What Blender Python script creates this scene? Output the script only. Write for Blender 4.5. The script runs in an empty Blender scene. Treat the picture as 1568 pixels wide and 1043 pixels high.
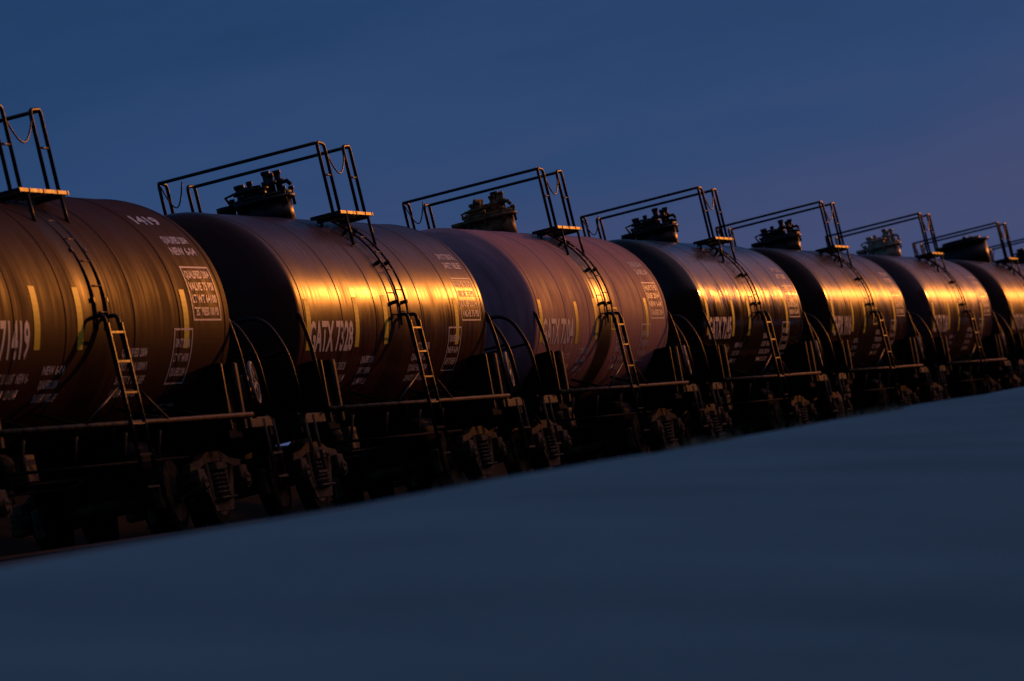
import bpy, bmesh, math, random
from mathutils import Vector, Matrix, noise
random.seed(7)
scene = bpy.context.scene
scene.view_settings.view_transform = 'Standard'
scene.view_settings.look = 'None'
scene.view_settings.exposure = 0
col = scene.collection

# ------------------------------------------------------------------ materials
def new_mat(name):
    m = bpy.data.materials.new(name); m.use_nodes = True
    nt = m.node_tree; b = nt.nodes['Principled BSDF']
    return m, nt, b
def N(nt, t, **kw):
    n = nt.nodes.new(t)
    for k, v in kw.items(): setattr(n, k, v)
    return n
def math_node(nt, op, a, b=None, c=None, clamp=False):
    n = nt.nodes.new('ShaderNodeMath'); n.operation = op; n.use_clamp = clamp
    for i, v in enumerate((a, b, c)):
        if v is None: continue
        if isinstance(v, (int, float)): n.inputs[i].default_value = v
        else: nt.links.new(v, n.inputs[i])
    return n.outputs[0]
def mixc(nt, fac, a, b, mode='MIX'):
    n = nt.nodes.new('ShaderNodeMix'); n.data_type = 'RGBA'; n.blend_type = mode
    if isinstance(fac, (int, float)): n.inputs[0].default_value = fac
    else: nt.links.new(fac, n.inputs[0])
    for i, v in ((6, a), (7, b)):
        if isinstance(v, tuple): n.inputs[i].default_value = (*v, 1) if len(v) == 3 else v
        else: nt.links.new(v, n.inputs[i])
    return n.outputs[2]
def noise_tex(nt, vec, scale, detail=4, rough=.55, mapscale=None, loc=(0,0,0)):
    mp = nt.nodes.new('ShaderNodeMapping')
    nt.links.new(vec, mp.inputs[0])
    mp.inputs['Scale'].default_value = mapscale or (1,1,1)
    mp.inputs['Location'].default_value = loc
    n = nt.nodes.new('ShaderNodeTexNoise')
    nt.links.new(mp.outputs[0], n.inputs['Vector'])
    n.inputs['Scale'].default_value = scale; n.inputs['Detail'].default_value = detail
    n.inputs['Roughness'].default_value = rough
    return n.outputs[0]
def ramp(nt, fac, stops):
    r = nt.nodes.new('ShaderNodeValToRGB'); nt.links.new(fac, r.inputs[0])
    el = r.color_ramp.elements
    while len(el) < len(stops): el.new(.5)
    for e, (p, c) in zip(el, stops):
        e.position = p; e.color = (*c, 1) if len(c) == 3 else c
    return r.outputs[0]
def g(v): return (v, v, v)

def tank_mat(name, base, rough, spill=.7, seed=0.0, dent=.12, spec=.5, spillspec=.3):
    m, nt, b = new_mat(name)
    tc = N(nt, 'ShaderNodeTexCoord').outputs['Object']
    big = noise_tex(nt, tc, 1.1, 3, .6, (1,1,1), (seed, seed*2, 0))
    streak = noise_tex(nt, tc, 3.0, 4, .65, (.35, 3.2, .18), (seed, seed, 0))
    fine = noise_tex(nt, tc, 22, 2, .6)
    sep = N(nt, 'ShaderNodeSeparateXYZ'); nt.links.new(tc, sep.inputs[0])
    ay = math_node(nt, 'ABSOLUTE', math_node(nt, 'ADD', sep.outputs[1], .1))
    wob = math_node(nt, 'MULTIPLY_ADD', streak, .9, ay)
    sm = N(nt, 'ShaderNodeMapRange'); sm.interpolation_type = 'SMOOTHSTEP'
    nt.links.new(wob, sm.inputs[0])
    sm.inputs[1].default_value = 1.15; sm.inputs[2].default_value = .85
    sm.inputs[3].default_value = 0; sm.inputs[4].default_value = spill
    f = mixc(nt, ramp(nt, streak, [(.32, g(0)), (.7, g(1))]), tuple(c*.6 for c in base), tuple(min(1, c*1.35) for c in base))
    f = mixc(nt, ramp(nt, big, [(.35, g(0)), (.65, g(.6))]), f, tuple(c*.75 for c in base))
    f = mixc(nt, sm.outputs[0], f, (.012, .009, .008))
    nt.links.new(f, b.inputs['Base Color'])
    r = math_node(nt, 'MULTIPLY_ADD', streak, .40, rough-.20)
    r = math_node(nt, 'MULTIPLY_ADD', big, .30, math_node(nt, 'SUBTRACT', r, .15))
    gl = math_node(nt, 'MULTIPLY', sm.outputs[0], .9)
    r2 = N(nt, 'ShaderNodeMix'); nt.links.new(gl, r2.inputs[0]); nt.links.new(r, r2.inputs[2]); r2.inputs[3].default_value = .27
    nt.links.new(r2.outputs[0], b.inputs['Roughness'])
    sv = math_node(nt, 'MULTIPLY', ramp(nt, streak, [(.3, g(1.0)), (.7, g(.35))]), spec)
    s2 = math_node(nt, 'MULTIPLY_ADD', sm.outputs[0], max(0, spillspec-spec), sv)
    nt.links.new(s2, b.inputs['Specular IOR Level'])
    bump = N(nt, 'ShaderNodeBump'); bump.inputs['Strength'].default_value = dent; bump.inputs['Distance'].default_value = .05
    hh = math_node(nt, 'ADD', math_node(nt, 'MULTIPLY', noise_tex(nt, tc, 1.6, 2, .5, (1,1,1), (seed,0,0)), 1.0), math_node(nt, 'MULTIPLY', fine, .05))
    nt.links.new(hh, bump.inputs['Height']); nt.links.new(bump.outputs[0], b.inputs['Normal'])
    return m

def metal_mat(name, c1, c2, rough, scale=9, bumps=.2, met=0.0, spec=.5):
    m, nt, b = new_mat(name)
    tc = N(nt, 'ShaderNodeTexCoord').outputs['Object']
    n1 = noise_tex(nt, tc, scale, 4, .65)
    nt.links.new(mixc(nt, ramp(nt, n1, [(.38, g(0)), (.62, g(1))]), c1, c2), b.inputs['Base Color'])
    nt.links.new(math_node(nt, 'MULTIPLY_ADD', n1, .3, rough-.15), b.inputs['Roughness'])
    b.inputs['Metallic'].default_value = met; b.inputs['Specular IOR Level'].default_value = spec
    bu = N(nt, 'ShaderNodeBump'); bu.inputs['Strength'].default_value = bumps; bu.inputs['Distance'].default_value = .01
    nt.links.new(noise_tex(nt, tc, scale*4, 2), bu.inputs['Height']); nt.links.new(bu.outputs[0], b.inputs['Normal'])
    return m
M_BLACK = metal_mat('black_painted_steel', (.010,.008,.008), (.035,.018,.010), .45, spec=.35)
M_RUST = metal_mat('rusty_cast_steel', (.04,.018,.008), (.36,.16,.05), .6, 5, .4, spec=.35)
M_DARK = metal_mat('grimy_underframe', (.006,.005,.005), (.022,.014,.010), .75, 5, spec=.1)
M_RAIL = metal_mat('rail_steel', (.05,.03,.02), (.10,.06,.04), .6, 5, spec=.3)
M_TIE = metal_mat('tie_wood', (.02,.016,.012), (.04,.03,.022), .9, 6, spec=.1)
M_LIGHT = metal_mat('worn_light_steel', (.28,.18,.10), (.6,.42,.26), .5, 5)
def paint_mat(name, c):
    m, nt, b = new_mat(name)
    tc = N(nt, 'ShaderNodeTexCoord').outputs['Object']
    n1 = noise_tex(nt, tc, 14, 4, .7)
    nt.links.new(mixc(nt, ramp(nt, n1, [(.30, g(0)), (.42, g(1))]), tuple(x*.5 for x in c), c), b.inputs['Base Color'])
    b.inputs['Roughness'].default_value = .5
    return m
M_WHITE = paint_mat('stencil_white', (.93,.92,.91))
M_YEL = paint_mat('reflective_yellow', (.97,.88,.05))

# ------------------------------------------------------------------ geometry helpers
def fillet(pts, r=.15, n=5):
    pts = [Vector(p) for p in pts]
    out = [pts[0]]
    for i in range(1, len(pts)-1):
        a, b, c = pts[i-1], pts[i], pts[i+1]
        d1 = (a-b); d2 = (c-b)
        rr = min(r, d1.length*.45, d2.length*.45)
        p1 = b+d1.normalized()*rr; p2 = b+d2.normalized()*rr
        for k in range(n+1):
            t = k/n
            out.append(p1*(1-t)**2 + b*2*t*(1-t) + p2*t*t)
    out.append(pts[-1])
    return out
def tube(bm, pts, r=.02, seg=8, mat=0):
    pts = [Vector(p) for p in pts]
    rings = []; prev = None
    for i, p in enumerate(pts):
        if i == 0: t = pts[1]-p
        elif i == len(pts)-1: t = p-pts[i-1]
        else: t = (pts[i+1]-p).normalized()+(p-pts[i-1]).normalized()
        t.normalize()
        if prev is None:
            up = Vector((0,0,1)) if abs(t.z) < .9 else Vector((1,0,0))
            nrm = t.cross(up).normalized()
        else:
            nrm = (prev - t*prev.dot(t)).normalized()
        prev = nrm; bi = t.cross(nrm)
        rings.append([bm.verts.new(p+(nrm*math.cos(2*math.pi*k/seg)+bi*math.sin(2*math.pi*k/seg))*r) for k in range(seg)])
    for a, b in zip(rings, rings[1:]):
        for k in range(seg):
            f = bm.faces.new((a[k], a[(k+1)%seg], b[(k+1)%seg], b[k])); f.smooth = True; f.material_index = mat
    for rg in (rings[0][::-1], rings[-1]):
        f = bm.faces.new(rg); f.material_index = mat
def box(bm, c, s, mat=0, rot=None, bev=.012):
    r = bmesh.ops.create_cube(bm, size=1)
    vs = r['verts']
    M = Matrix.Translation(c) @ (rot.to_4x4() if rot else Matrix()) @ Matrix.Diagonal((*s, 1))
    bmesh.ops.transform(bm, matrix=M, verts=vs)
    fs = set(f for v in vs for f in v.link_faces)
    for f in fs: f.material_index = mat
    if bev:
        es = list(set(e for v in vs for e in v.link_edges))
        bmesh.ops.bevel(bm, geom=es, offset=min(bev, min(s)*.3), segments=1, affect='EDGES', material=mat)
def cyl(bm, p0, p1, r, seg=20, mat=0, r2=None):
    p0 = Vector(p0); p1 = Vector(p1); d = p1-p0
    q = d.to_track_quat('Z', 'Y').to_matrix().to_4x4()
    res = bmesh.ops.create_cone(bm, cap_ends=True, segments=seg, radius1=r, radius2=r if r2 is None else r2, depth=d.length)
    bmesh.ops.transform(bm, matrix=Matrix.Translation((p0+p1)/2) @ q, verts=res['verts'])
    for f in set(f for v in res['verts'] for f in v.link_faces):
        f.material_index = mat
        if len(f.verts) == 4: f.smooth = True
def prism(bm, poly, axis, a, b, mat=0):
    def P(u, v, w): return (w, u, v) if axis == 'x' else (u, w, v)
    A = [bm.verts.new(P(u, v, a)) for u, v in poly]; B = [bm.verts.new(P(u, v, b)) for u, v in poly]
    fs = [bm.faces.new(A), bm.faces.new(B[::-1])]
    n = len(poly)
    for i in range(n): fs.append(bm.faces.new((A[i], B[i], B[(i+1)%n], A[(i+1)%n])))
    for f in fs: f.material_index = mat
def to_mesh(bm, name, mats):
    bmesh.ops.recalc_face_normals(bm, faces=bm.faces)
    me = bpy.data.meshes.new(name); bm.to_mesh(me); bm.free()
    for m in mats: me.materials.append(m)
    return me

R = 1.45; CZ = 2.5; HL = 5.0
# ------------------------------------------------------------------ tank
def build_tank():
    bm = bmesh.new()
    prof = []
    hd = .68
    for k in range(0, 17):
        t = math.pi/2*k/16
        prof.append((-HL-hd*math.cos(t), R*math.sin(t)))
    def seam(y, w=.02, h=.008):
        return [(y-.12, R), (y-w-.02, R), (y-w, R), (y-w*.5, R+h), (y+w*.5, R+h), (y+w, R), (y+w+.02, R), (y+.12, R)]
    for y in (-4.86, -3.0, -1.25, 1.25, 3.0, 4.86):
        prof += seam(y, .02, .006)
    for k in range(16, -1, -1):
        t = math.pi/2*k/16
        prof.append((HL+hd*math.cos(t), R*math.sin(t)))
    seg = 144; rings = []
    for y, r in prof:
        if r < 1e-6: rings.append([bm.verts.new((0, y, CZ))])
        else: rings.append([bm.verts.new((r*math.cos(2*math.pi*k/seg), y, CZ+r*math.sin(2*math.pi*k/seg))) for k in range(seg)])
    for a, b in zip(rings, rings[1:]):
        for k in range(seg):
            k2 = (k+1)%seg
            if len(a) == 1: f = bm.faces.new((a[0], b[k], b[k2]))
            elif len(b) == 1: f = bm.faces.new((a[k], b[0], a[k2]))
            else: f = bm.faces.new((a[k], b[k], b[k2], a[k2]))
            f.smooth = True
    return to_mesh(bm, 'tank_shell', [])
ME_TANK = build_tank()

# ------------------------------------------------------------------ manway with fittings
def build_manway(var=0, mat=None):
    bm = bmesh.new()
    cyl(bm, (0,0,CZ+R-.12), (0,0,4.2), .37, 32)
    cyl(bm, (0,0,4.2), (0,0,4.25), .43, 32)
    cyl(bm, (0,0,4.25), (0,0,4.30), .40, 32)
    if var == 2:
        cyl(bm, (0,0,CZ+R-.2), (0,0,4.42), .62, 40); cyl(bm, (0,0,4.42), (0,0,4.48), .70, 40)
        cyl(bm, (0,0,4.48), (0,0,4.56), .5, 32)
    for k in range(8):
        a = k*math.pi/4+.2
        x, y = .40*math.cos(a), .40*math.sin(a)
        cyl(bm, (x,y,4.1), (x,y,4.34), .022, 8)
        cyl(bm, (x,y,4.3), (x,y,4.35), .04, 6)
    cyl(bm, (-.12,-.05,4.3), (-.12,-.05,4.38), .2, 20)
    cyl(bm, (-.12,-.05,4.38), (-.12,-.05,4.41), .24, 20)
    for x, y, h, r in ((.26,.0,.26,.045), (.08,.2,.3,.05), (-.12,-.05,.2,.035), (.2,-.22,.22,.04), (-.30,.18,.20,.06)):
        cyl(bm, (x,y,4.3), (x,y,4.3+h), r, 12)
        cyl(bm, (x,y,4.3+h*.45), (x,y,4.3+h*.65), r*1.7, 12)
        cyl(bm, (x,y,4.28+h), (x,y,4.33+h), r*1.3, 6)
    tube(bm, [(.24,.0,4.42),(.38,-.05,4.42),(.42,-.06,4.36)], .03)
    cyl(bm, (-.5,-.1,4.0-.05), (-.5,-.1,4.2), .09, 16); cyl(bm, (-.5,-.1,4.2), (-.5,-.1,4.27), .12, 16)
    if var == 1:
        box(bm, (-.2,.1,4.48), (.05,.32,.2), rot=Matrix.Rotation(.4,3,'Y'))
    tube(bm, [(-.42,.1,4.22),(-.5,.1,4.4),(-.2,.1,4.46),(.0,.05,4.44)], .022)
    return to_mesh(bm, 'manway', [mat or M_BLACK])
ME_MAN = [build_manway(0), build_manway(1, M_RUST), build_manway(2), build_manway(0, M_LIGHT)]  # second manway: its orange sunlit look is put in through the rust colour

# ------------------------------------------------------------------ top platform + railing
def build_railing():
    bm = bmesh.new()
    zt = 4.74; zp = 3.80; r = .023
    for sx in (1, -1):
        x = 1.1*sx
        tube(bm, fillet([(x,-.5,zp),(x,-.5,zt-.02),(x,-.87,zt),(x,-.87,zp)] , .08), r)
        tube(bm, fillet([(x,.5,zp),(x,.5,zt-.02),(x,.87,zt),(x,.87,zp)], .08), r)
        tube(bm, [(x,-.87,4.3),(x,-.5,4.3)], .014)
        tube(bm, [(x,.87,4.3),(x,.5,4.3)], .014)
        for k in range(7):
            xx = sx*(.8+.065*k)
            box(bm, (xx, 0, zp-.02), (.014, 1.75, .04), bev=0)
        for yy in (-.86, -.5, 0, .5, .86):
            box(bm, (sx*.995, yy, zp-.022), (.42, .03, .045), bev=0)
        for yy in (-.6, .6):
            tube(bm, [(sx*1.19,yy,zp-.04),(sx*1.2,yy,3.33+.0)], .02)
            tube(bm, [(sx*.85,yy,zp-.04),(sx*.85,yy,3.64)], .02)
            box(bm, (sx*1.0,yy,zp-.065), (.4,.06,.04), bev=0)
        pts = [(x, -.5+1.0*t, 4.62-.28*math.sin(math.pi*t)*1.0) for t in [i/12 for i in range(13)]]
        if sx == 1: tube(bm, pts, .011, 6)
    for y in (-.87, .87):
        tube(bm, [(-1.1,y,zt-.012),(1.1,y,zt-.012)], r)
    tube(bm, [(-1.08+.3*t, -.87, zt-.06-.32*math.sin(math.pi*t)) for t in [i/10 for i in range(11)]], .010, 6)
    return to_mesh(bm, 'railing', [M_BLACK])
ME_RAILING = build_railing()

# ------------------------------------------------------------------ ladders
def build_ladder():
    bm = bmesh.new()
    ro = R+.07
    for y in (-.2, .2):
        pts = []
        for k in range(15):
            a = math.radians(56-k*(56+12)/14)
            pts.append((ro*math.cos(a), y, CZ+ro*math.sin(a)))
        pts = [(1.05, y, 3.8)]+pts
        tube(bm, pts, .015)
    for k in range(6):
        a = math.radians(50-k*11)
        tube(bm, [(ro*math.cos(a), -.2, CZ+ro*math.sin(a)), (ro*math.cos(a), .2, CZ+ro*math.sin(a))], .009, 6)
    for a in (45, 22, 0):
        a = math.radians(a)
        for y in (-.24, .24):
            box(bm, ((R+.04)*math.cos(a), y, CZ+(R+.04)*math.sin(a)), (.1,.03,.05), rot=Matrix.Rotation(-a,3,'Y'), bev=0)
    for s in (-1, 1):
        tube(bm, fillet([(R+.02, s*.24, 2.32),(1.6, s*.24, 2.32),(1.62, s*.25, 1.2),(1.62,s*.25,.42)], .07), .024)
        box(bm, (1.62, s*.25, 1.78), (.04,.04,.9), bev=.006)
    for z in (.43, .78, 1.12, 1.46, 1.8, 2.12):
        box(bm, (1.62, 0, z), (.03,.5,.022), bev=0)
    tube(bm, [(1.6,.25,1.55),(1.52,1.5,1.17)], .016)
    tube(bm, [(1.6,-.25,1.55),(1.52,-1.5,1.17)], .016)
    return to_mesh(bm, 'ladder', [M_BLACK])
ME_LADDER = build_ladder()

# ------------------------------------------------------------------ underframe
def build_under():
    bm = bmesh.new()
    tube(bm, [(1.5,-5.0,1.15),(1.5,5.0,1.15)], .03, 8, 2)
    tube(bm, [(-1.5,-5.0,1.15),(-1.5,5.0,1.15)], .03, 8, 1)
    for y in (-3.2,-1.5,1.5,3.2):
        tube(bm, [(1.5,y,1.15),(1.0,y,1.40),(.95,y,1.45)], .02, 6, 0)
    for s in (-1, 1):
        yb = 4.5*s
        box(bm, (0, s*5.0, .95), (.5, 2.6, .34), 0)
        box(bm, (0, yb, 1.0), (2.8,.55,.2), 0)
        arc = []
        a0 = math.acos(1.24/R)
        for k in range(13):
            a = -a0 - (math.pi-2*a0)*k/12
            arc.append((R*.995*math.cos(a), CZ+R*.995*math.sin(a)))
        for yy in (yb-.3, yb+.3):
            prism(bm, [(-1.42,1.0),(1.42,1.0),(1.47,1.75)]+arc+[(-1.47,1.75)], 'y', yy-.012, yy+.012, 0)
            box(bm, (1.46, yy, 1.38), (.05,.06 if yy != yb+.3*1 else .1,.78), 2 if yy > yb else 1, rot=Matrix.Rotation(.06,3,'Y'))
            box(bm, (1.36, yy, 1.76), (.28,.08,.03), 0)
        box(bm, (1.40, yb, 1.3), (.02,.62,.5), 0, bev=0)
        box(bm, (0, s*6.05, 1.02), (2.8,.14,.26), 0)
        box(bm, (1.42, s*5.55, 1.06), (.07,1.0,.13), 2)
        box(bm, (-1.42, s*5.55, 1.06), (.07,1.0,.13), 2)
        box(bm, (.9, s*5.4, 1.12), (.9,1.2,.03), 0, bev=0)
        box(bm, (0, s*6.32, .86), (.2,.5,.22), 2)
        box(bm, (.05*s, s*6.56, .87), (.3,.24,.3), 2, bev=.05)
        tube(bm, fillet([(.1,s*6.05,.95),(.7,s*6.3,.75),(.9,s*6.4,.45),(1.35,s*6.1,.9)], .15), .013, 6)
        tube(bm, fillet([(.35,s*6.1,.8),(.38,s*6.45,.75),(.3,s*6.6,.4),(.1,s*6.66,.35)], .12), .028, 8)
        for x in (1.45, -1.45):
            for yy in (s*5.62, s*6.02):
                tube(bm, [(x,yy,1.1),(x,yy,.38)], .022, 8, 2)
            for z in (.4, .68):
                box(bm, (x, s*5.82, z), (.06,.42,.03), 2, bev=0)
        tube(bm, fillet([(-1.44,s*6.02,1.1),(-1.36,s*6.02,2.32),(1.22,s*6.02,2.40),(1.44,s*6.02,1.9),(1.46,s*6.02,1.1)], .28, 7), .027, 8, 1)
        tube(bm, fillet([(1.25,s*5.1,2.42),(1.44,s*5.1,2.38),(1.5,s*5.1,1.95),(1.5,s*5.1,1.1)], .2, 7), .025, 8, 1)
        tube(bm, [(.55,s*6.02,1.1),(.55,s*6.02,2.37)], .018)
        tube(bm, [(-.55,s*6.02,1.1),(-.55,s*6.02,2.35)], .018)
        tube(bm, [(.2,s*6.02,1.9),(1.40,s*6.02,1.9)], .018)
        tube(bm, fillet([(.15,s*6.2,.98),(.3,s*6.2,.98),(1.25,s*6.2,1.0),(1.38,s*6.2,.72)], .06), .015)
    cyl(bm, (0,-.1,.82), (0,-.1,1.12), .22, 20, 0); cyl(bm, (0,-.1,.60), (0,-.1,.82), .12, 16, 2)
    cyl(bm, (0,-.1,.78), (0,-.1,.82), .2, 16, 2)
    cyl(bm, (.75,1.6,.86), (.75,2.7,.86), .2, 20, 0)
    cyl(bm, (.7,-2.6,.9), (.7,-2.1,.9), .16, 20, 0); box(bm, (.75,-1.7,.85), (.3,.35,.3), 2)
    for x, z in ((.5,.72),(.3,.66)): tube(bm, [(x,-4,z),(x,4,z+.03)], .018, 6, 0)
    for y in (1.7, 2.6, -2.4): tube(bm, [(.75,y,.9),(.85,y,1.35)], .02)
    tube(bm, [(1.1,-3.4,.78),(1.1,3.4,.78)], .02, 6, 0)
    for y in (-2.7,-.9,.9,2.2): tube(bm, [(1.1,y,.78),(1.2,y,1.1)], .018, 6, 2)
    return to_mesh(bm, 'underframe', [M_DARK, M_BLACK, M_RUST])
ME_UNDER = build_under()

def build_wheel_brake():
    bm = bmesh.new()
    c = Vector((1.50, 5.42, 1.52)); n = 28; rr = .24
    R2 = Matrix.Rotation(math.radians(8), 3, 'Z')
    pts = [c+R2@Vector((0, rr*math.cos(2*math.pi*k/n), rr*math.sin(2*math.pi*k/n))) for k in range(n+1)]
    tube(bm, pts, .022)
    for k in range(5):
        a = 2*math.pi*k/5
        tube(bm, [c, c+R2@Vector((-.02, rr*.98*math.cos(a), rr*.98*math.sin(a)))], .03)
    cyl(bm, c-Vector((.12,0,0)), c+Vector((.02,0,0)), .05, 12)
    box(bm, c-Vector((.10,0,.03)), (.08,.2,.3), bev=.02)
    return to_mesh(bm, 'brake_wheel', [M_LIGHT])
ME_BRAKE = build_wheel_brake()

# ------------------------------------------------------------------ truck (bogie)
def build_truck():
    bm = bmesh.new()
    for y in (-.88, .88):
        cyl(bm, (-1.0,y,.46), (1.0,y,.46), .075, 14, 1)
        for s in (-1, 1):
            cyl(bm, (s*.66,y,.46), (s*.79,y,.46), .46, 40, 0)
            cyl(bm, (s*.63,y,.46), (s*.66,y,.46), .49, 40, 0)
            cyl(bm, (s*.79,y,.46), (s*.80,y,.46), .36, 32, 1)
            cyl(bm, (s*.76,y,.46), (s*.86,y,.46), .14, 20, 1)
            box(bm, (s*1.03,y,.55), (.24,.30,.16), 1)
            cyl(bm, (s*.95,y,.46), (s*1.16,y,.46), .105, 20, 1)
            cyl(bm, (s*1.16,y,.46), (s*1.185,y,.46), .085, 20, 1)
            for k in range(3):
                a = k*2.094+.5
                cyl(bm, (s*1.18,y+.05*math.cos(a),.46+.05*math.sin(a)), (s*1.205,y+.05*math.cos(a),.46+.05*math.sin(a)), .018, 6, 1)
    for s in (-1, 1):
        a, b = (s*.98, s*1.08)
        if a > b: a, b = b, a
        prism(bm, [(-1.08,.60),(-1.04,.70),(-.6,.74),(-.3,.82),(.3,.82),(.6,.74),(1.04,.70),(1.08,.60),(.7,.64),(.36,.70),(-.36,.70),(-.7,.64)], 'x', a, b, 1)
        prism(bm, [(-.74,.64),(-.62,.64),(-.28,.24),(.28,.24),(.62,.64),(.74,.64),(.36,.13),(-.36,.13)], 'x', a+.004, b-.004, 1)
        for y in (-.36, .36):
            box(bm, (s*1.03,y,.47), (.11,.08,.46), 1)
        box(bm, (s*1.06, 0, .27), (.22,.60,.03), 1)
        for y in (-.18, 0.0, .18):
            n = 40
            pts = [(s*1.05+.075*math.cos(k*.9), y+.075*math.sin(k*.9), .29+.30*k/n) for k in range(n)]
            tube(bm, pts, .017, 5, 1)
        box(bm, (s*1.03, 0, .64), (.24,.44,.09), 1)
        box(bm, (s*.85,-.32,.4), (.3,.12,.1), 1); box(bm, (s*.85,.32,.4), (.3,.12,.1), 1)
        for y in (-1.36+.0, 1.36):
            box(bm, (s*.72, y*.99, .44), (.11,.09,.34), 1, bev=.02)
    box(bm, (0,0,.68), (2.1,.4,.24), 0)
    cyl(bm, (0,0,.8), (0,0,.92), .22, 20, 0)
    for y in (-.45,.45): box(bm, (0,y,.42), (1.6,.08,.1), 1)
    return to_mesh(bm, 'truck', [M_DARK, M_RUST])
ME_TRUCK = build_truck()

# ------------------------------------------------------------------ stencils wrapped onto the tank
_cache = {}
def text_mesh(s):
    if s in _cache: return _cache[s]
    cu = bpy.data.curves.new('t', 'FONT'); cu.body = s; cu.size = 1; cu.resolution_u = 2
    cu.offset = .03
    ob = bpy.data.objects.new('t', cu); col.objects.link(ob)
    bpy.context.view_layer.update()
    me = bpy.data.meshes.new_from_object(ob.evaluated_get(bpy.context.evaluated_depsgraph_get()))
    bpy.data.objects.remove(ob)
    _cache[s] = me
    return me
def wrap(bm, off=.005):
    for v in bm.verts:
        s, t = v.co.x, v.co.y
        a = t/R; rr = R+off
        v.co = Vector((rr*math.cos(a), s, CZ+rr*math.sin(a)))
def add_text(bmo, s, y0, z0, h, wid=None, mat=0):
    me = text_mesh(s)
    b = bmesh.new(); b.from_mesh(me)
    xs = [v.co.x for v in b.verts]
    if not xs: b.free(); return
    W = max(xs)-min(xs); H = .72
    sx = (wid/W) if wid else h/H*.8
    for v in b.verts: v.co = Vector((y0+(v.co.x-min(xs))*sx, z0+v.co.y*h/H, 0))
    if h > .12:
        for k in range(1, int(h/.05)):
            bmesh.ops.bisect_plane(b, geom=b.verts[:]+b.edges[:]+b.faces[:], plane_co=(0,z0+k*.05,0), plane_no=(0,1,0))
    for f in b.faces: f.material_index = mat
    tmp = bpy.data.meshes.new('x'); b.to_mesh(tmp); b.free(); bmo.from_mesh(tmp); bpy.data.meshes.remove(tmp)
def add_rect(bmo, y0, z0, w, h, mat=0):
    n = max(1, int(h/.06))
    for k in range(n):
        a = z0+h*k/n; c = z0+h*(k+1)/n
        f = bmo.faces.new([bmo.verts.new((y0,a,0)), bmo.verts.new((y0+w,a,0)), bmo.verts.new((y0+w,c,0)), bmo.verts.new((y0,c,0))])
        f.material_index = mat
def outline(bmo, y0, z0, w, h, t=.02, mat=0):
    add_rect(bmo, y0, z0, w, t, mat); add_rect(bmo, y0, z0+h-t, w, t, mat)
    add_rect(bmo, y0, z0+t, t*1.6, h-2*t, mat); add_rect(bmo, y0+w-t*1.6, z0+t, t*1.6, h-2*t, mat)
WORDS = ['LD LMT 198900 LB', 'LT WT 64100', 'CAPACITY 23500 GAL', 'DOT 111A100W1', 'TEST PRESS 100 PSI', 'VALVE 75 PSI', 'NEW 6-04', 'SAFETY RELIEF', 'QUALIFIED 2004', 'DUE 2014']
def build_stencil(num, seed, mark='GATX'):
    rnd = random.Random(seed); bm = bmesh.new()
    full = (mark+' ' if mark else '')+num
    add_text(bm, full, -4.65, -.60, .37, 2.15)
    for r_ in range(2):
        yy = -4.6
        while yy < -2.6:
            w = rnd.uniform(.22,.42); add_text(bm, rnd.choice(WORDS)[:6], yy, -.86-.17*r_, .10, w); yy += w+.08
    for r_ in range(3): add_text(bm, rnd.choice(WORDS), -4.4, -1.22-.13*r_, .085, rnd.uniform(.7,1.0))
    for r_ in range(3): add_text(bm, rnd.choice(WORDS), -1.9, -.78-.15*r_, .09, rnd.uniform(.6,.8))
    for r_ in range(4): add_text(bm, rnd.choice(WORDS), .8, -.62-.15*r_, .09, rnd.uniform(.9,1.1))
    outline(bm, 2.75, -.95, .75, .62, .02)
    for r_ in range(3): add_text(bm, rnd.choice(WORDS), 2.83, -.85+.16*r_, .09, .58)
    outline(bm, 3.55, -.25, 1.15, .62, .02)
    for r_ in range(4): add_text(bm, rnd.choice(WORDS), 3.63, -.19+.14*r_, .09, .98)
    for r_ in range(2): add_text(bm, rnd.choice(WORDS), 3.6, .52+.16*r_, .1, 1.0)
    for r_ in range(2): add_text(bm, rnd.choice(WORDS), 2.9, -1.28-.15*r_, .09, .7)
    if seed == 1: add_text(bm, num[-4:], 3.3, .98, .15, 1.0)
    for yy in (-4.80, -2.35, -.85, 3.15):
        add_rect(bm, yy+rnd.uniform(-.05,.05), -.58+rnd.uniform(-.04,.06), .2, .64, 1)
    if seed % 2 and seed != 1: outline(bm, .35, -.42, .55, .36, .03, 1); add_text(bm, 'DANGER', .42, -.3, .1, .4, 1)
    wrap(bm)
    return to_mesh(bm, 'stencil', [M_WHITE, M_YEL])

# ------------------------------------------------------------------ assemble cars
TM = [
 tank_mat('tank_paint_brown', (.075,.028,.024), .55, .5, 1.3, .1, .04, .06),
 tank_mat('tank_paint_umber', (.115,.040,.030), .29, .55, 4.7, .12, .11, .15),
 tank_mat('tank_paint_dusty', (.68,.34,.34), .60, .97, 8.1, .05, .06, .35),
 tank_mat('tank_paint_gloss', (.040,.016,.008), .17, .4, 2.9, .38, .45, .35),
 tank_mat('tank_paint_dark', (.07,.026,.018), .25, .8, 6.2, .16, .14, .18),
 tank_mat('tank_paint_plum', (.15,.062,.055), .25, .5, 5.5, .14, .22, .25),
]
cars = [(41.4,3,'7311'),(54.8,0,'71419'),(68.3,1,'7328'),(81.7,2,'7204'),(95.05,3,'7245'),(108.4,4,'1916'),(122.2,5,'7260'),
        (135.8,1,'7331'),(149.1,2,'7219'),(162.4,0,'7288'),(175.7,4,'7302'),(189.0,5,'7277')]
def child(name, me, parent, loc=(0,0,0), mat=None):
    o = bpy.data.objects.new(name, me); col.objects.link(o); o.parent = parent; o.location = loc
    if mat:
        if len(me.materials) == 0: me.materials.append(mat)
        o.material_slots[0].link = 'OBJECT'; o.material_slots[0].material = mat
    return o
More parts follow.
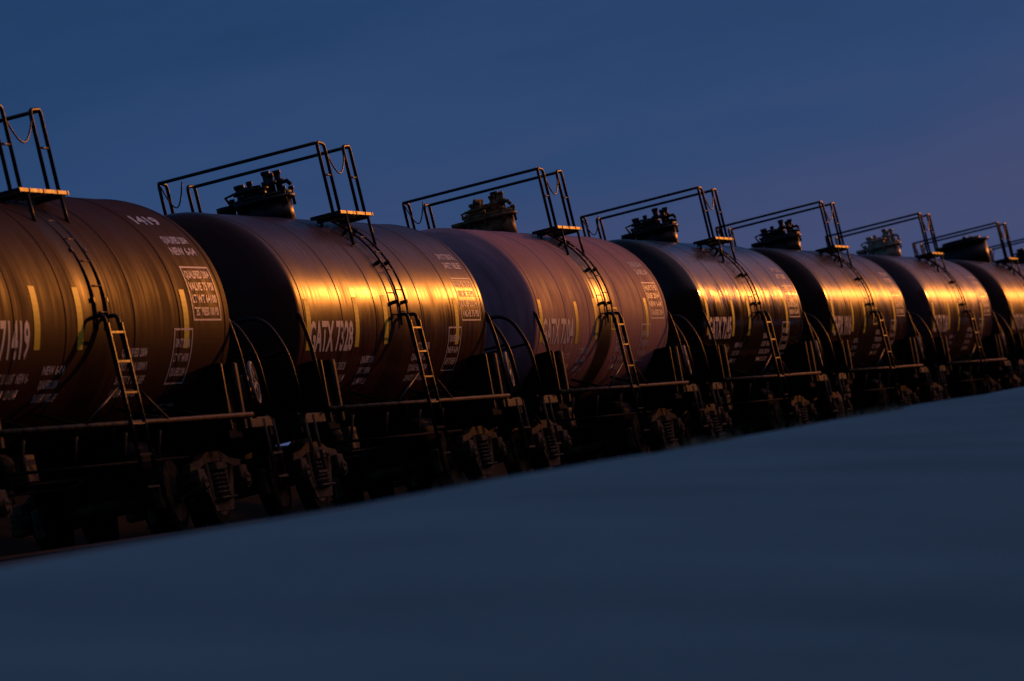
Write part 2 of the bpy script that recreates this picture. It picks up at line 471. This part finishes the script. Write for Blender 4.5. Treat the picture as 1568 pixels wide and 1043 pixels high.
rv = random.Random(5)
for i, (y, mi, num) in enumerate(cars):
    e = bpy.data.objects.new('tank_car', None); col.objects.link(e); e.location = (0, y, 0)
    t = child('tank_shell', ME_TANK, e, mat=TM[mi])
    mw = child('manway', ME_MAN[{3:1, 6:3, 7:2}.get(i, 0)], e); mw.rotation_euler.z = rv.uniform(-.2,.2)
    rl = child('railing', ME_RAILING, e); rl.rotation_euler.z = rv.uniform(-.006,.006)
    child('ladder', ME_LADDER, e)
    child('underframe', ME_UNDER, e); child('brake_wheel', ME_BRAKE, e)
    child('truck_a', ME_TRUCK, e, (0,-4.5,0)); child('truck_b', ME_TRUCK, e, (0,4.5,0))
    st = child('stencils', build_stencil(num, i, 'GATX' if mi != 4 else 'SHPX'), e)
    if i == 1:
        for o in (t, st): o.scale = (1.04,1,1.04); o.location.z = -CZ*.04+.03

# ------------------------------------------------------------------ track
bm = bmesh.new()
for s in (-1, 1):
    prism(bm, [(s*.7175-.07,-.17),(s*.7175+.07,-.17),(s*.7175+.07,-.15),(s*.7175+.012,-.13),(s*.7175+.012,-.04),(s*.7175+.036,-.03),(s*.7175+.036,0),(s*.7175-.036,0),(s*.7175-.036,-.03),(s*.7175-.012,-.04),(s*.7175-.012,-.13),(s*.7175-.07,-.15)], 'y', -60, 600, 0)
y = 0
while y < 230:
    box(bm, (random.uniform(-.03,.03), y, -.27), (2.6,.23,.2), 1, bev=0); y += .55
tr = bpy.data.objects.new('railway_track', to_mesh(bm, 'railway_track', [M_RAIL, M_TIE])); col.objects.link(tr)

# ------------------------------------------------------------------ ground (one sheet)
CX = 17.85; CAMZ = -1.6
def sstep(a, b, x):
    t = max(0, min(1, (x-a)/(b-a))); return t*t*(3-2*t)
def gz(x, y):
    crest = CAMZ+.525+.0078*(min(max(y,-20),70)-18.2)
    if x <= 11.85:
        t = sstep(0, 1, (11.85-x)/3.2)
        z = crest*(1-t)+(-1.15)*t
        if x < 4.6: z = -1.15+.85*(1-sstep(2.0, 4.3, x))
        if x < -2.0: z = -.3-.5*sstep(0, 1, (-2.0-x)/1.8)
        if x < -4.5: z = -.8+3.5*sstep(0, 1, (-4.5-x)/7.5)
    else:
        t = (x-11.85)
        base = CAMZ-.62
        u = min(1, t/5.2)
        z = crest-(crest-base)*(u**1.25*(1-.25*(1-u)))
        if u >= 1: z = base
        # unseen slope added on the right to keep low sun off ground and trucks
        if x > 23: z = base+17.25*sstep(23, 38, x)
    near = math.exp(-((x-12)/6)**2)
    z += near*(.014*noise.noise((x*.9, y*.35, 0))+.008*noise.noise((x*2.5, y*1.1, 4)))
    if x < -6: z += .22*noise.noise((x*.2, y*.12, 3))+.12*noise.noise((x*.7, y*.5, 9))
    if abs(x) > 2 and x < 9: z += .04*noise.noise((x*1.3, y*.8, 7))
    if x > 26: z += .6*noise.noise((x*.08, y*.05, 5))+.25*noise.noise((x*.3, y*.2, 15))
    return z
xs = [-3000,-1200,-400,-150,-60,-35,-24]+[-18+.5*k for k in range(28)]+[-4+.5*k for k in range(26)]+[9+.2*k for k in range(48)]+[18.6,19.5,21]+[23+1.5*k for k in range(12)]+[45,60,90,150,400,1200,3000]
xs = sorted(set(round(v,3) for v in xs))
ys = [-3000,-1000,-300,-100,-40,-20]+[-10+1.0*k for k in range(90)]+[80+2.5*k for k in range(50)]+[215,240,270,300,350,400,450,500,600,1000,2000,4000]
ys = sorted(set(ys))
verts = [(x, y, gz(x, y)) for y in ys for x in xs]
nx = len(xs)
faces = [(j*nx+i, j*nx+i+1, (j+1)*nx+i+1, (j+1)*nx+i) for j in range(len(ys)-1) for i in range(nx-1)]
me = bpy.data.meshes.new('ground'); me.from_pydata(verts, [], faces); me.update()
for p in me.polygons: p.use_smooth = True
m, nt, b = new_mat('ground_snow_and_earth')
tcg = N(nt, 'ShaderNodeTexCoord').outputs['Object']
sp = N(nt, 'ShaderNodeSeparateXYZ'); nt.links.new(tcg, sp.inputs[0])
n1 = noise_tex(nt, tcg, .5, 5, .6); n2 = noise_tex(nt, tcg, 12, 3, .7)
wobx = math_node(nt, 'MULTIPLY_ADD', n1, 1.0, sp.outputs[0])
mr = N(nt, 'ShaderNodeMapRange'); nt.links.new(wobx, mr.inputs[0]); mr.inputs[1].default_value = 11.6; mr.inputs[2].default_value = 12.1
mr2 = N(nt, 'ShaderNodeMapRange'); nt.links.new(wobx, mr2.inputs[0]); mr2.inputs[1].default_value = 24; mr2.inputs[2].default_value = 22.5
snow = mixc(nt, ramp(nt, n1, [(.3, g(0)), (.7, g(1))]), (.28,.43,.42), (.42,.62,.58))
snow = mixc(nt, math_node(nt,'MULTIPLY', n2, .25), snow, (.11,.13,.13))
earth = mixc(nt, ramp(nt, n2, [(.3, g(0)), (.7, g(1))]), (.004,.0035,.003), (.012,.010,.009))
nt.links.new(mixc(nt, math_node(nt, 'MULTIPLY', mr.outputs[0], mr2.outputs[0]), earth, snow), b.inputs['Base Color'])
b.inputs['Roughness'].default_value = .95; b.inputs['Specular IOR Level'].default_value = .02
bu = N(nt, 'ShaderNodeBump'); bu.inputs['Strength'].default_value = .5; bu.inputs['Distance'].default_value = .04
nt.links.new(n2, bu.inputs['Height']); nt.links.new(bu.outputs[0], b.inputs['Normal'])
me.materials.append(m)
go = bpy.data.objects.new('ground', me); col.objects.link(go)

# dry grass poking out of the snow along the crest
M_GRASS = metal_mat('dry_grass', (.35,.20,.12), (.6,.36,.20), .8, 9, 0, spec=.1)
bm = bmesh.new(); rg = random.Random(4)
for (yc, spread, cnt) in ((30.7,.8,110),(37.4,.9,110),(24.5,.3,16),(34.2,.3,16)):
    for k in range(cnt):
        yy = yc+rg.gauss(0, spread*.5); xx = 12.0+rg.uniform(-.12,.2)
        z = gz(xx, yy)-.01; h = rg.uniform(.02,.07); a = rg.uniform(0,6.28); l = rg.uniform(.01,.05)
        d = Vector((math.cos(a), math.sin(a), 0)); s_ = Vector((-d.y, d.x, 0))*.005
        p0 = Vector((xx,yy,z)); p1 = p0+Vector((0,0,h*.6))+d*l*.4; p2 = p0+Vector((0,0,h))+d*l
        v = [bm.verts.new(q) for q in (p0-s_, p0+s_, p1+s_*.8, p1-s_*.8)]; bm.faces.new(v)
        t3 = bm.verts.new(p2); bm.faces.new((v[3], v[2], t3))
go2 = bpy.data.objects.new('dry_grass', to_mesh(bm, 'dry_grass', [M_GRASS])); col.objects.link(go2)

# ------------------------------------------------------------------ sky, sun
SUN_AZ = math.radians(17); SUN_EL = math.radians(6.2)
sd = Vector((math.sin(SUN_AZ)*math.cos(SUN_EL), math.cos(SUN_AZ)*math.cos(SUN_EL), math.sin(SUN_EL)))
w = bpy.data.worlds.new('World'); scene.world = w; w.use_nodes = True
nt = w.node_tree; bg = nt.nodes['Background']
tc = N(nt, 'ShaderNodeTexCoord').outputs['Generated']
vn = N(nt, 'ShaderNodeVectorMath', operation='NORMALIZE'); nt.links.new(tc, vn.inputs[0])
sp = N(nt, 'ShaderNodeSeparateXYZ'); nt.links.new(vn.outputs[0], sp.inputs[0])
cl = noise_tex(nt, vn.outputs[0], 6, 6, .62, (1,1,5))
zz = math_node(nt, 'MULTIPLY_ADD', cl, .10, math_node(nt, 'SUBTRACT', sp.outputs[2], .05))
zz = math_node(nt, 'MAXIMUM', zz, 0)
base = ramp(nt, zz, [(0.0,(.066,.072,.160)), (.045,(.050,.068,.165)), (.085,(.024,.062,.166)), (.13,(.013,.045,.126)), (.5,(.012,.048,.125)), (1.0,(.012,.040,.11))])
dt = N(nt, 'ShaderNodeVectorMath', operation='DOT_PRODUCT'); nt.links.new(vn.outputs[0], dt.inputs[0]); dt.inputs[1].default_value = sd
glow = ramp(nt, math_node(nt, 'MULTIPLY_ADD', dt.outputs['Value'], 4.0, -3.0, clamp=True),
   [(.0,(0,0,0)), (.64,(.0005,.000,0)), (.73,(.007,.002,.000)), (.82,(.15,.066,.066)), (.90,(.21,.075,.04)), (.955,(.40,.105,.008)), (.988,(.95,.24,.003)), (1.0,(1.0,.28,.004))])
gs = N(nt, 'ShaderNodeVectorMath', operation='SCALE'); nt.links.new(glow, gs.inputs[0]); gs.inputs[3].default_value = 1.1
dt2 = N(nt, 'ShaderNodeVectorMath', operation='DOT_PRODUCT'); nt.links.new(vn.outputs[0], dt2.inputs[0]); dt2.inputs[1].default_value = Vector((math.sin(1.0), math.cos(1.0), .35)).normalized()
m1 = N(nt, 'ShaderNodeMapRange'); m1.interpolation_type = 'SMOOTHSTEP'; nt.links.new(dt2.outputs['Value'], m1.inputs[0]); m1.inputs[1].default_value = .58; m1.inputs[2].default_value = .95
lil = N(nt, 'ShaderNodeVectorMath', operation='SCALE'); lil.inputs[0].default_value = (.25,.14,.15); nt.links.new(m1.outputs[0], lil.inputs[3])
sky = N(nt, 'ShaderNodeTexSky', sky_type='NISHITA'); sky.sun_disc = False
sky.sun_elevation = SUN_EL; sky.sun_rotation = SUN_AZ
ns = N(nt, 'ShaderNodeVectorMath', operation='SCALE'); nt.links.new(sky.outputs[0], ns.inputs[0]); ns.inputs[3].default_value = .0003
def add(a, b_):
    n = N(nt, 'ShaderNodeVectorMath', operation='ADD'); nt.links.new(a, n.inputs[0]); nt.links.new(b_, n.inputs[1]); return n.outputs[0]
tot = add(add(add(base, gs.outputs[0]), ns.outputs[0]), lil.outputs[0])
nt.links.new(tot, bg.inputs[0]); bg.inputs[1].default_value = 1.0

sl = bpy.data.lights.new('sun', 'SUN'); sl.energy = .85; sl.angle = math.radians(.7); sl.color = (1.0,.30,.04)
so = bpy.data.objects.new('sun', sl); col.objects.link(so)
so.rotation_euler = sd.to_track_quat('Z', 'Y').to_euler()

# ------------------------------------------------------------------ camera
cd = bpy.data.cameras.new('camera'); cam = bpy.data.objects.new('camera', cd); col.objects.link(cam)
cd.sensor_width = 36; cd.lens = 188.3; cd.clip_end = 12000; cd.clip_start = .5
yaw = math.radians(12.4); p = math.radians(2.66); th = math.radians(13.5)
F = Vector((-math.sin(yaw)*math.cos(p), math.cos(yaw)*math.cos(p), math.sin(p)))
R0 = F.cross(Vector((0,0,1))).normalized(); U0 = R0.cross(F)
X = math.cos(th)*R0-math.sin(th)*U0; Y = math.sin(th)*R0+math.cos(th)*U0
Mx = Matrix((X, Y, -F)).transposed().to_4x4(); Mx.translation = (CX, 0, CAMZ)
cam.matrix_world = Mx
cd.dof.use_dof = True; cd.dof.focus_distance = 74; cd.dof.aperture_fstop = 3.0
scene.camera = cam
